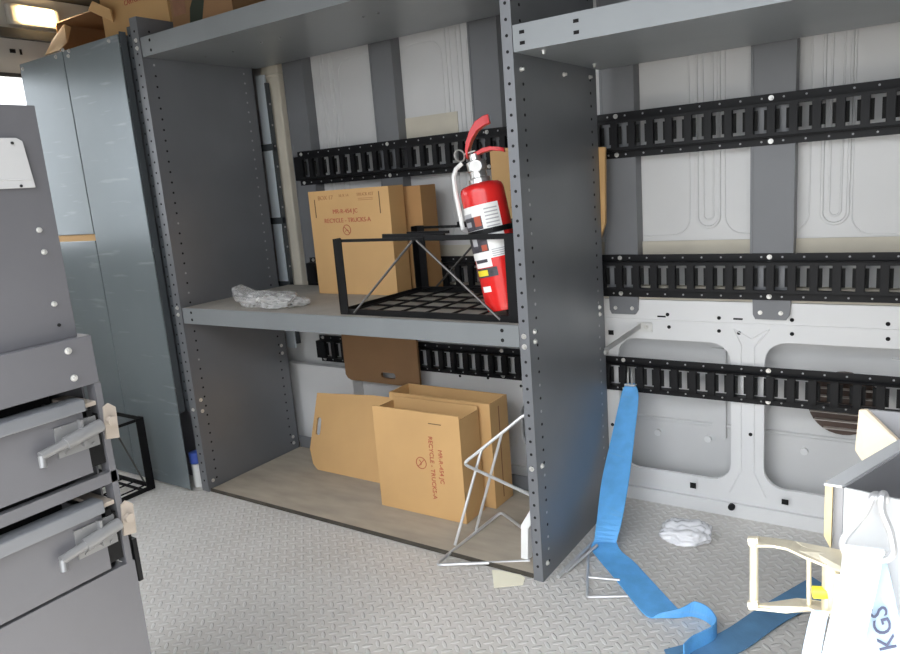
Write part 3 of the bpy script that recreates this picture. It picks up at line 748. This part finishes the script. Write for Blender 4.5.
b.build('label_sticker', ['label_white', 'label_dark', 'label_yellow', 'label_grey', 'red_ink'], fe)
b = MB(); wrap(b, 0, 2 * PI - .001, .190, .203, R + .0018, 0, 40); b.build('hose_band', 'black_steel', fe)
b = MB(); b.lathe([(.027, .314), (.027, .326), (.021, .329), (.020, .345), (.024, .347), (.024, .368), (.014, .372), (.014, .386), (0, .386)], 20); 
ca, sa = math.cos(fa), math.sin(fa)
b.cyl((ca * .015, sa * .015, .354), (ca * .036, sa * .036, .354), .014, 14)
b.build('valve', 'zinc', fe, smooth=True)
b = MB(); b.cyl((ca * .036, sa * .036, .354), (ca * .040, sa * .040, .354), .0125, 14); b.build('gauge', 'label_white', fe, smooth=True)
dirx = Vector((math.cos(D(18)), math.sin(D(18)), 0)); perp = Vector((-dirx.y, dirx.x, 0))
def blade(pts, w, th, name, mname):
    b = MB(); vs = []
    for (s_, z, ww) in pts:
        for sg in (-1, 1):
            for dz in (0, th): vs.append(dirx * s_ + perp * (sg * ww) + Vector((0, 0, z + dz)))
    fs = []
    for i in range(len(pts) - 1):
        o = i * 4
        fs += [(o, o + 1, o + 5, o + 4), (o + 2, o + 3, o + 7, o + 6), (o, o + 2, o + 6, o + 4), (o + 1, o + 3, o + 7, o + 5)]
    o = (len(pts) - 1) * 4; fs += [(0, 1, 3, 2), (o, o + 1, o + 3, o + 2)]
    b.add(vs, fs); return b.build(name, mname, fe, smooth=True, bevel=.001)
blade([(-.018, .378, .011), (-.010, .398, .013), (.004, .420, .013), (.022, .438, .012), (.044, .446, .010), (.056, .447, .006)], 0, .022, 'squeeze_lever', 'red_plastic')
blade([(.0, .378, .010), (.022, .384, .012), (.045, .384, .011), (.066, .377, .009), (.076, .372, .005)], 0, .010, 'carry_handle', 'red_plastic')
b = MB(); cpin = Vector((-.034, -.012, .392)); b.tube([cpin + Vector((.014 * math.cos(2 * PI * i / 18), -.004 * math.sin(2 * PI * i / 18), .014 * math.sin(2 * PI * i / 18))) for i in range(18)], .0022, 6, closed=True)
b.cyl(cpin + Vector((.014, 0, 0)), (.012, -.012, .392), .002, 6); b.build('pull_pin', 'zinc', fe, smooth=True)
b = MB(); b.tube([(-.030, -.016, .372), (-.044, -.026, .362), (-.050, -.034, .345), (-.053, -.036, .31), (-.055, -.036, .25), (-.056, -.036, .215)], .0055, 8); b.build('seal_tie', 'label_white', fe, smooth=True)
fe.rotation_euler = (0, math.radians(-10.2), 0)

# ------------------------------------------------------------------ clear plastic bags
def bag(name, loc, size, lab, seed, bits, rotz=0, corners=(), film='plastic_clear'):
    r = thing(name, loc, lab, 'bag'); r['_local'] = 1
    bm = bmesh.new(); bmesh.ops.create_icosphere(bm, subdivisions=5, radius=1.0)
    for v in bm.verts:
        p = v.co.copy(); q = p * 1.7 + Vector((seed, seed * 2.1, 0)); 
        a = noise.noise(q); c = noise.noise(q * 2.6); rdg = 1 - abs(noise.noise(q * 3.1)) * 2
        s = 1 + .24 * a + .10 * c + .05 * rdg
        pk = max(abs(p.x), abs(p.y)) ** 3
        x = math.copysign(abs(p.x) ** .8, p.x) * size[0] * s; y = math.copysign(abs(p.y) ** .8, p.y) * size[1] * s
        z = max(p.z, -.55) * size[2] * (s + .15 * c) + size[2] * .55
        for (dx, dy, hz) in corners:
            wgt = max(0, p.x * dx + p.y * dy) ** 4; z += hz * wgt; x += .25 * size[0] * dx * wgt
        v.co = (x, y, max(z, .001 + .002 * abs(c)))
    me = bpy.data.meshes.new('film'); bm.to_mesh(me); bm.free(); me.materials.append(MATS[film])
    me.shade_smooth()
    o = bpy.data.objects.new('film', me); COL.objects.link(o); o.parent = r
    rnd = random.Random(seed); b = MB()
    for k in range(bits):
        x = rnd.uniform(-.5, .5) * size[0]; y = rnd.uniform(-.4, .4) * size[1]; z = rnd.uniform(.15, .7) * size[2]; a = rnd.uniform(0, PI); L = rnd.uniform(.15, .35) * size[0]
        b.cyl((x - L * math.cos(a), y - L * .5 * math.sin(a), z), (x + L * math.cos(a), y + L * .5 * math.sin(a), z + .2 * size[2]), size[2] * .16, 8)
    b.build('contents', 'plastic_bits', r, smooth=True)
    r.rotation_euler.z = rotz
    return r
bag('parts_bag', (-1.725, 1.53, .6562), (.118, .050, .030), 'clear crumpled plastic bag of fittings near the left end of the middle shelf', 3, 9, .08, corners=((-1, .2, .045), (.7, .3, .012)), film='film_grey')
bag('plastic_bag', (-.525, 1.815, .0005), (.066, .048, .030), 'crumpled clear plastic bag lying on the tread plate floor in the right bay', 11, 3, .2)

# ------------------------------------------------------------------ silver wire stand in the left bay
ws = thing('wire_stand', (-.95, 1.53, .001), 'silver wire stand with pointed loops leaning against the foot of the centre panel', 'stand')
A = Vector((-1.045, 1.530, .240)); B_ = Vector((-.884, 1.61, .378)); Cc = Vector((-.806, 1.490, .205))
b = MB(); b.tube(round_poly([B_ + Vector((.012, .004, -.03)), B_, A, Cc + Vector((0, .0, 0))], .018), .0045, 8); b.build('upper_loop', 'wire_silver', ws, smooth=True)
Dp = atz(435, 565, .008); Ep = atz(501, 512, .018); Fp = Vector((-.815, 1.56, .03)); Gp = atz(530, 561, .010)
b = MB(); b.tube(round_poly([Gp, Dp, Ep, Fp], .022), .0045, 8); b.build('lower_loop', 'wire_silver', ws, smooth=True)
for (u, v, a) in ((455, 545, .30), (476, 530, .62)):
    q = A.lerp(B_, a); 
    p = atz(u, v, .016); b = MB(); b.tube([p + Vector((0, 0, 0)), q], .0042, 8); b.build('strut', 'wire_silver', ws, smooth=True)
b = MB(); Y5 = 1.50; b.poly([aty(521, 525, Y5), aty(528, 528, Y5), aty(528, 561, Y5 + .01), aty(521, 561, Y5 + .01)], (.003, .018, 0)); b.poly([aty(521, 525, Y5), aty(528, 529, Y5), aty(540, 510, 1.478), aty(540, 494, 1.478)], (.002, .014, 0)); b.build('flat_bracket', 'label_white', ws)

# silver wires under the blue strap
wb = thing('wire_bracket', (-.68, 1.55, .0), 'silver wire bracket on the floor under the blue strap beside the centre panel', 'bracket')
b = MB(); b.tube([atz(558, 577, .006) + Vector((.0, 0, 0)), aty(598, 536, 1.70)], .0048, 8); b.tube([atz(566, 572, .006), aty(597, 545, 1.64)], .0038, 8); b.build('long_rod', 'wire_silver', wb, smooth=True)
b = MB(); b.tube(round_poly([atz(588, 552, .006), atz(587, 597, .006), atz(628, 596, .006)], .008), .0035, 8); b.tube([atz(588, 577, .006), atz(620, 580, .006)], .0035, 8); b.build('square_loop', 'wire_silver', wb, smooth=True)

# paper on the floor
tag(MB().poly([atz(492, 570, .0012), atz(500, 570.5, .0012), atz(521, 575, .0012), atz(525, 578, .0012), atz(523, 585, .0012), atz(494, 588, .0012)], (0, 0, .0008)).build('paper_note', 'paper_cream'),
    'small cream paper note on the floor in front of the floor board', 'paper')

# ------------------------------------------------------------------ straps
def ribbon(b, L, Rr, t, mi=0):
    L = [Vector(p) for p in L]; Rr = [Vector(p) for p in Rr]; n = len(L); vs = []
    for i in range(n):
        tg = (L[min(i + 1, n - 1)] + Rr[min(i + 1, n - 1)] - L[max(i - 1, 0)] - Rr[max(i - 1, 0)])
        nm = tg.cross(Rr[i] - L[i]).normalized() * (t / 2)
        vs += [L[i] + nm, Rr[i] + nm, Rr[i] - nm, L[i] - nm]
    fs = [(3, 2, 1, 0)]
    for i in range(n - 1):
        o = i * 4
        for j in range(4): fs.append((o + j, o + (j + 1) % 4, o + 4 + (j + 1) % 4, o + 4 + j))
    o = (n - 1) * 4; fs.append((o, o + 1, o + 2, o + 3)); b.add(vs, fs, mi)
def smooth_pts(pts, k=5):
    pts = [Vector(p) for p in pts]; out = []
    for i in range(len(pts) - 1):
        p0 = pts[max(i - 1, 0)]; p1 = pts[i]; p2 = pts[i + 1]; p3 = pts[min(i + 2, len(pts) - 1)]
        for j in range(k):
            t = j / k; out.append(.5 * ((2 * p1) + (p2 - p0) * t + (2 * p0 - 5 * p1 + 4 * p2 - p3) * t * t + (3 * p1 - p0 - 3 * p2 + p3) * t ** 3))
    out.append(pts[-1]); return out
bs = thing('blue_strap', (-.6, 1.6, 0), 'long blue webbing strap hanging from the lowest rail and trailing across the floor', 'strap')
b = MB()
Lp = [aty(626, 383, 1.955), aty(621, 396, 1.945), aty(611, 440, 1.87), aty(602, 480, 1.79), aty(597, 520, 1.70), atz(594, 542, .022)]
Rp = [aty(634, 383, 1.955), aty(638.5, 396, 1.945), aty(634, 440, 1.87), aty(629, 480, 1.79), aty(622, 520, 1.70), atz(616, 543, .022)]
ribbon(b, smooth_pts(Lp), smooth_pts(Rp), .0025); b.build('hanging_length', 'strap_blue', bs)
b = MB()
Lp = [atz(594, 541, .018), atz(591, 548, .010), atz(596, 556, .006), atz(616, 580, .004), atz(642, 612, .004), atz(652, 618, .006)]
Rp = [atz(616, 541, .020), atz(621, 551, .012), atz(634, 562, .006), atz(648, 577, .004), atz(673, 604, .004), atz(679, 610, .007)]
ribbon(b, smooth_pts(Lp), smooth_pts(Rp), .0025)
# the strap turns on edge, curls round and lies flat again
C2 = [atz(652, 618, .004), atz(676, 618, .004), atz(692, 616.5, .004), atz(707, 622, .004), atz(716, 632, .004), atz(714, 640, .004), atz(704, 646, .004), atz(692, 652, .004), atz(684, 660, .004)]
C2 = smooth_pts(C2); 
hts = [.006 + .030 * min(1, i / 10) for i in range(len(C2))]
tilt = Vector((.010, .012, 0))
ribbon(b, C2, [p + Vector((0, 0, hh)) + tilt * (1 - min(1, i / 18)) for i, (p, hh) in enumerate(zip(C2, hts))], .0025)
b.build('floor_length', 'strap_blue', bs)
b = MB()
Lp = [atz(664, 650, .004), atz(690, 643, .004), atz(722, 632, .005), atz(762, 606, .006), atz(812, 577, .008)]
Rp = [atz(672, 668, .004), atz(712, 662, .004), atz(744, 650, .005), atz(786, 621, .006), atz(838, 594, .008)]
ribbon(b, smooth_pts(Lp), smooth_pts(Rp), .0025); b.build('tail_length', 'strap_worn', bs)
b = MB(); hk = [aty(630, 366, 1.972), aty(630, 372, 1.952), aty(630, 384, 1.950)]
for dx in (-.006, .006): b.tube([p + Vector((dx, 0, 0)) for p in hk], .0035, 8)
b.tube([hk[-1] + Vector((-.016, 0, -.004)), hk[-1] + Vector((.016, 0, -.004))], .004, 8); b.build('rail_hook', 'zinc', bs, smooth=True)

# steel bin at the right edge
YB = .85
bn = thing('steel_bin', (.06, .93, 0), 'sunlit open steel bin at the right edge, the one the wire hook hangs over', 'bin')
PA = Vector((-.082, .852, 0)); PB = Vector((.13, .812, 0)); PC = Vector((.20, .98, 0)); PD = Vector((-.018, 1.020, 0)); zt = .632
def wall_(p, q, z0, z1, t, inn):
    d = (q - p).normalized(); nn = Vector((-d.y, d.x, 0)) * t
    return [p + Vector((0, 0, z0)), q + Vector((0, 0, z0)), q + nn + Vector((0, 0, z0)), p + nn + Vector((0, 0, z0))], (0, 0, z1 - z0)
b = MB(); pts, off = wall_(PA, PB, .0005, zt, .003, 1); b.poly(pts, off); b.build('front_wall', 'bin_steel', bn)
b = MB(); pts, off = wall_(PD, PA, .0005, zt, .010, 1); b.poly(pts, off, 1); 
b.poly([PA + Vector((-.010, -.004, zt)), PD + Vector((-.010, 0, zt)), PD + Vector((.008, 0, zt)), PA + Vector((.008, -.004, zt))], (0, 0, .003), 0)
b.build('side_wall', ['bin_steel', 'bin_shade_grey'], bn)
b = MB(); b.poly([PA + Vector((-.009, .0, zt)), PA + Vector((-.001, -.006, zt)), PA + Vector((-.001, -.006, zt - .075)), PA + Vector((-.009, .0, zt - .063))], (.0, .012, 0), 0); o = b.build('lip', 'wood_edge', bn)
b = MB(); pts, off = wall_(PB, PC, .0005, zt, .004, 1); b.poly(pts, off); pts, off = wall_(PC, PD, .0005, zt, .004, 1); b.poly(pts, off); b.poly([PA, PB, PC, PD], (0, 0, .004)); b.build('back_walls', 'bin_shade_grey', bn)
sp = thing('steel_sheet', (.05, 1.07, 0), 'grey steel sheet with a cream folded flap standing behind the open steel bin', 'sheet')
YS = 1.06
pa = aty(862, 410, YS); pz = pa.z
b = MB(); b.box(pa.x + .002, .22, YS + .004, YS + .008, .0005, pz); b.build('sheet', 'bin_shade_grey', sp)
b = MB(); b.poly([aty(859, 410, YS), aty(866, 410, YS), aty(901, 444, YS - .03), aty(901, 453, YS - .03), aty(864, 464, YS - .01), aty(855, 450, YS)], (.002, .006, 0)); b.build('flap', 'cream_board', sp)

# hook and webbing over the bin
hw = thing('ratchet_strap', (-.04, .82, 0), 'sunlit light blue webbing strap with dark letters hanging from a wire hook on the steel bin', 'strap')
YH = .826
def H(u, v, y=YH): return aty(u, v, y)
b = MB(); b.tube(round_poly([H(880, 501, .845), H(877, 494, .838), H(873, 496, .826), H(867, 511, .822), H(845, 537, .815), H(842, 545, .812), H(846, 553, .812), H(886, 560, .812), H(894, 553, .814), H(891, 533, .818), H(881, 510, .824), H(882, 496, .828), H(884, 493, .838), H(886, 501, .845)], .008, 4), .0042, 8); b.build('wire_hook', 'wire_silver', hw, smooth=True)
b = MB(); Lp = [H(846, 551, .814), H(843, 546, .806), H(841, 570, .800), H(832, 610, .790), H(822, 654, .780), H(806, 720, .762)]; Rp = [H(885, 557, .814), H(884, 551, .806), H(880, 575, .800), H(871, 614, .790), H(861, 657, .780), H(848, 722, .762)]
ribbon(b, smooth_pts(Lp), smooth_pts(Rp), .0025); b.build('front_webbing', 'strap_sun_white', hw)
b = MB(); Lp = [H(872, 560, .818), H(868, 580, .815), H(866, 612, .812), H(870, 654, .808), H(876, 720, .80)]; Rp = [H(886, 560, .818), H(891, 580, .815), H(898, 612, .812), H(908, 654, .808), H(922, 720, .80)]
ribbon(b, smooth_pts(Lp), smooth_pts(Rp), .0025); b.build('back_webbing', 'strap_sun_pale', hw)
p0 = H(884, 628, .8075); ex = (H(891, 652, .8055) - H(879, 607, .8085)).normalized() * -1; ey = (H(872, 632, .8075) - H(898, 626, .8075)).normalized()
b = MB(); b.text('KGS', .026, lambda a, c, d: p0 + ex * a + ey * c + Vector((0, -.001 - d, 0))); b.build('printed_text', 'strap_ink', hw)
b = MB(); Lp = [H(812, 610, .80), H(808, 625, .80), H(801, 660, .795), H(794, 715, .79)]; Rp = [H(829, 612, .80), H(826, 625, .80), H(820, 660, .795), H(812, 715, .79)]
ribbon(b, smooth_pts(Lp), smooth_pts(Rp), .0025); b.build('loose_tail', 'strap_sun_pale', hw)

# ratchet buckle
rt = thing('ratchet_buckle', (-.11, .80, .46), 'pale gold ratchet buckle with open handle hanging beside the sunlit strap', 'ratchet')
zt_, zb_ = .548, .462
def Z(u, v, z): return atz(u, v, z)
b = MB(); b.poly([H(749, 539, .84), H(757, 536, .855), H(775, 538, .855), H(795, 541, .85), H(820, 549, .845), H(852, 552, .83), H(852, 573, .80), H(828, 566, .815), H(806, 557, .82), H(787, 548, .83), H(772, 545, .83), H(757, 545, .83)], (0, 0, -.003)); b.build('top_plate', 'zinc_gold', rt)
b = MB(); b.poly([H(749, 605, .84), H(757, 603, .85), H(778, 605, .85), H(797, 598, .845), H(815, 600, .84), H(850, 606, .83), H(850, 622, .80), H(826, 613, .81), H(806, 607, .82), H(786, 611, .825), H(768, 609, .825), H(756, 608, .825)], (0, 0, -.003)); b.build('bottom_plate', 'zinc_gold', rt)
b = MB(); b.cyl(H(754, 540, .84), H(754, 606, .84), .0052, 12); b.build('handle_bar', 'zinc_gold', rt, smooth=True)
for u, v in ((754, 541), (754, 605)):
    b = MB(); b.cyl(H(u - 5, v, .838), H(u + 5, v, .838), .006, 10); b.build('bar_end', 'zinc_gold', rt, smooth=True)
b = MB(); b.cyl(H(809, 557, .83), H(809, 604, .83), .0028, 10); b.build('spring_rod', 'zinc_gold', rt, smooth=True)
b = MB(); b.cyl(H(833, 562, .825), H(832, 610, .825), .011, 14); b.box(H(836, 570, .82).x, H(848, 570, .82).x, .812, .83, H(836, 606, .82).z, H(836, 570, .82).z); b.build('spool', 'zinc_gold', rt, smooth=True)
b = MB(); b.cyl(H(813, 592, .82), H(828, 593, .82), .007, 12); b.build('pawl_knob', 'label_yellow', rt, smooth=True)

# ------------------------------------------------------------------ light
wd = bpy.data.worlds.new('world'); sc.world = wd; wd.use_nodes = True
bg = wd.node_tree.nodes['Background']; bg.inputs['Strength'].default_value = 1.0
wn = wd.node_tree.nodes; wl = wd.node_tree.links.new
wt = wn.new('ShaderNodeTexCoord'); wsx = wn.new('ShaderNodeSeparateXYZ'); wr = wn.new('ShaderNodeValToRGB')
wl(wt.outputs['Generated'], wsx.inputs['Vector']); wl(wsx.outputs['Z'], wr.inputs['Fac']); wl(wr.outputs['Color'], bg.inputs['Color'])
wr.color_ramp.elements[0].position = 0.0; wr.color_ramp.elements[0].color = (.50, .52, .54, 1)
wr.color_ramp.elements[1].position = 0.75; wr.color_ramp.elements[1].color = (1.75, 1.82, 1.92, 1)
k = wr.color_ramp.elements.new(.22); k.color = (.75, .78, .82, 1)
sun = bpy.data.lights.new('sun', 'SUN'); sun.energy = 3.2; sun.angle = math.radians(.6); sun.color = (1, .96, .88)
so = bpy.data.objects.new('sun', sun); COL.objects.link(so); so.location = (-2, -4, 6)
sd = Vector((.30, .50, -1.0)).normalized()
so.rotation_euler = sd.to_track_quat('-Z', 'Y').to_euler()

for o in list(bpy.data.objects):
    if '_local' in o: del o['_local']
vs = sc.view_settings
sc.display_settings.display_device = 'sRGB'
vs.view_transform = 'Standard'; vs.look = 'None'; vs.gamma = 1; vs.use_curve_mapping = False
vs.exposure = 2.22
sc.cycles.use_denoising = True
sc.cycles.max_bounces = 10; sc.cycles.diffuse_bounces = 6
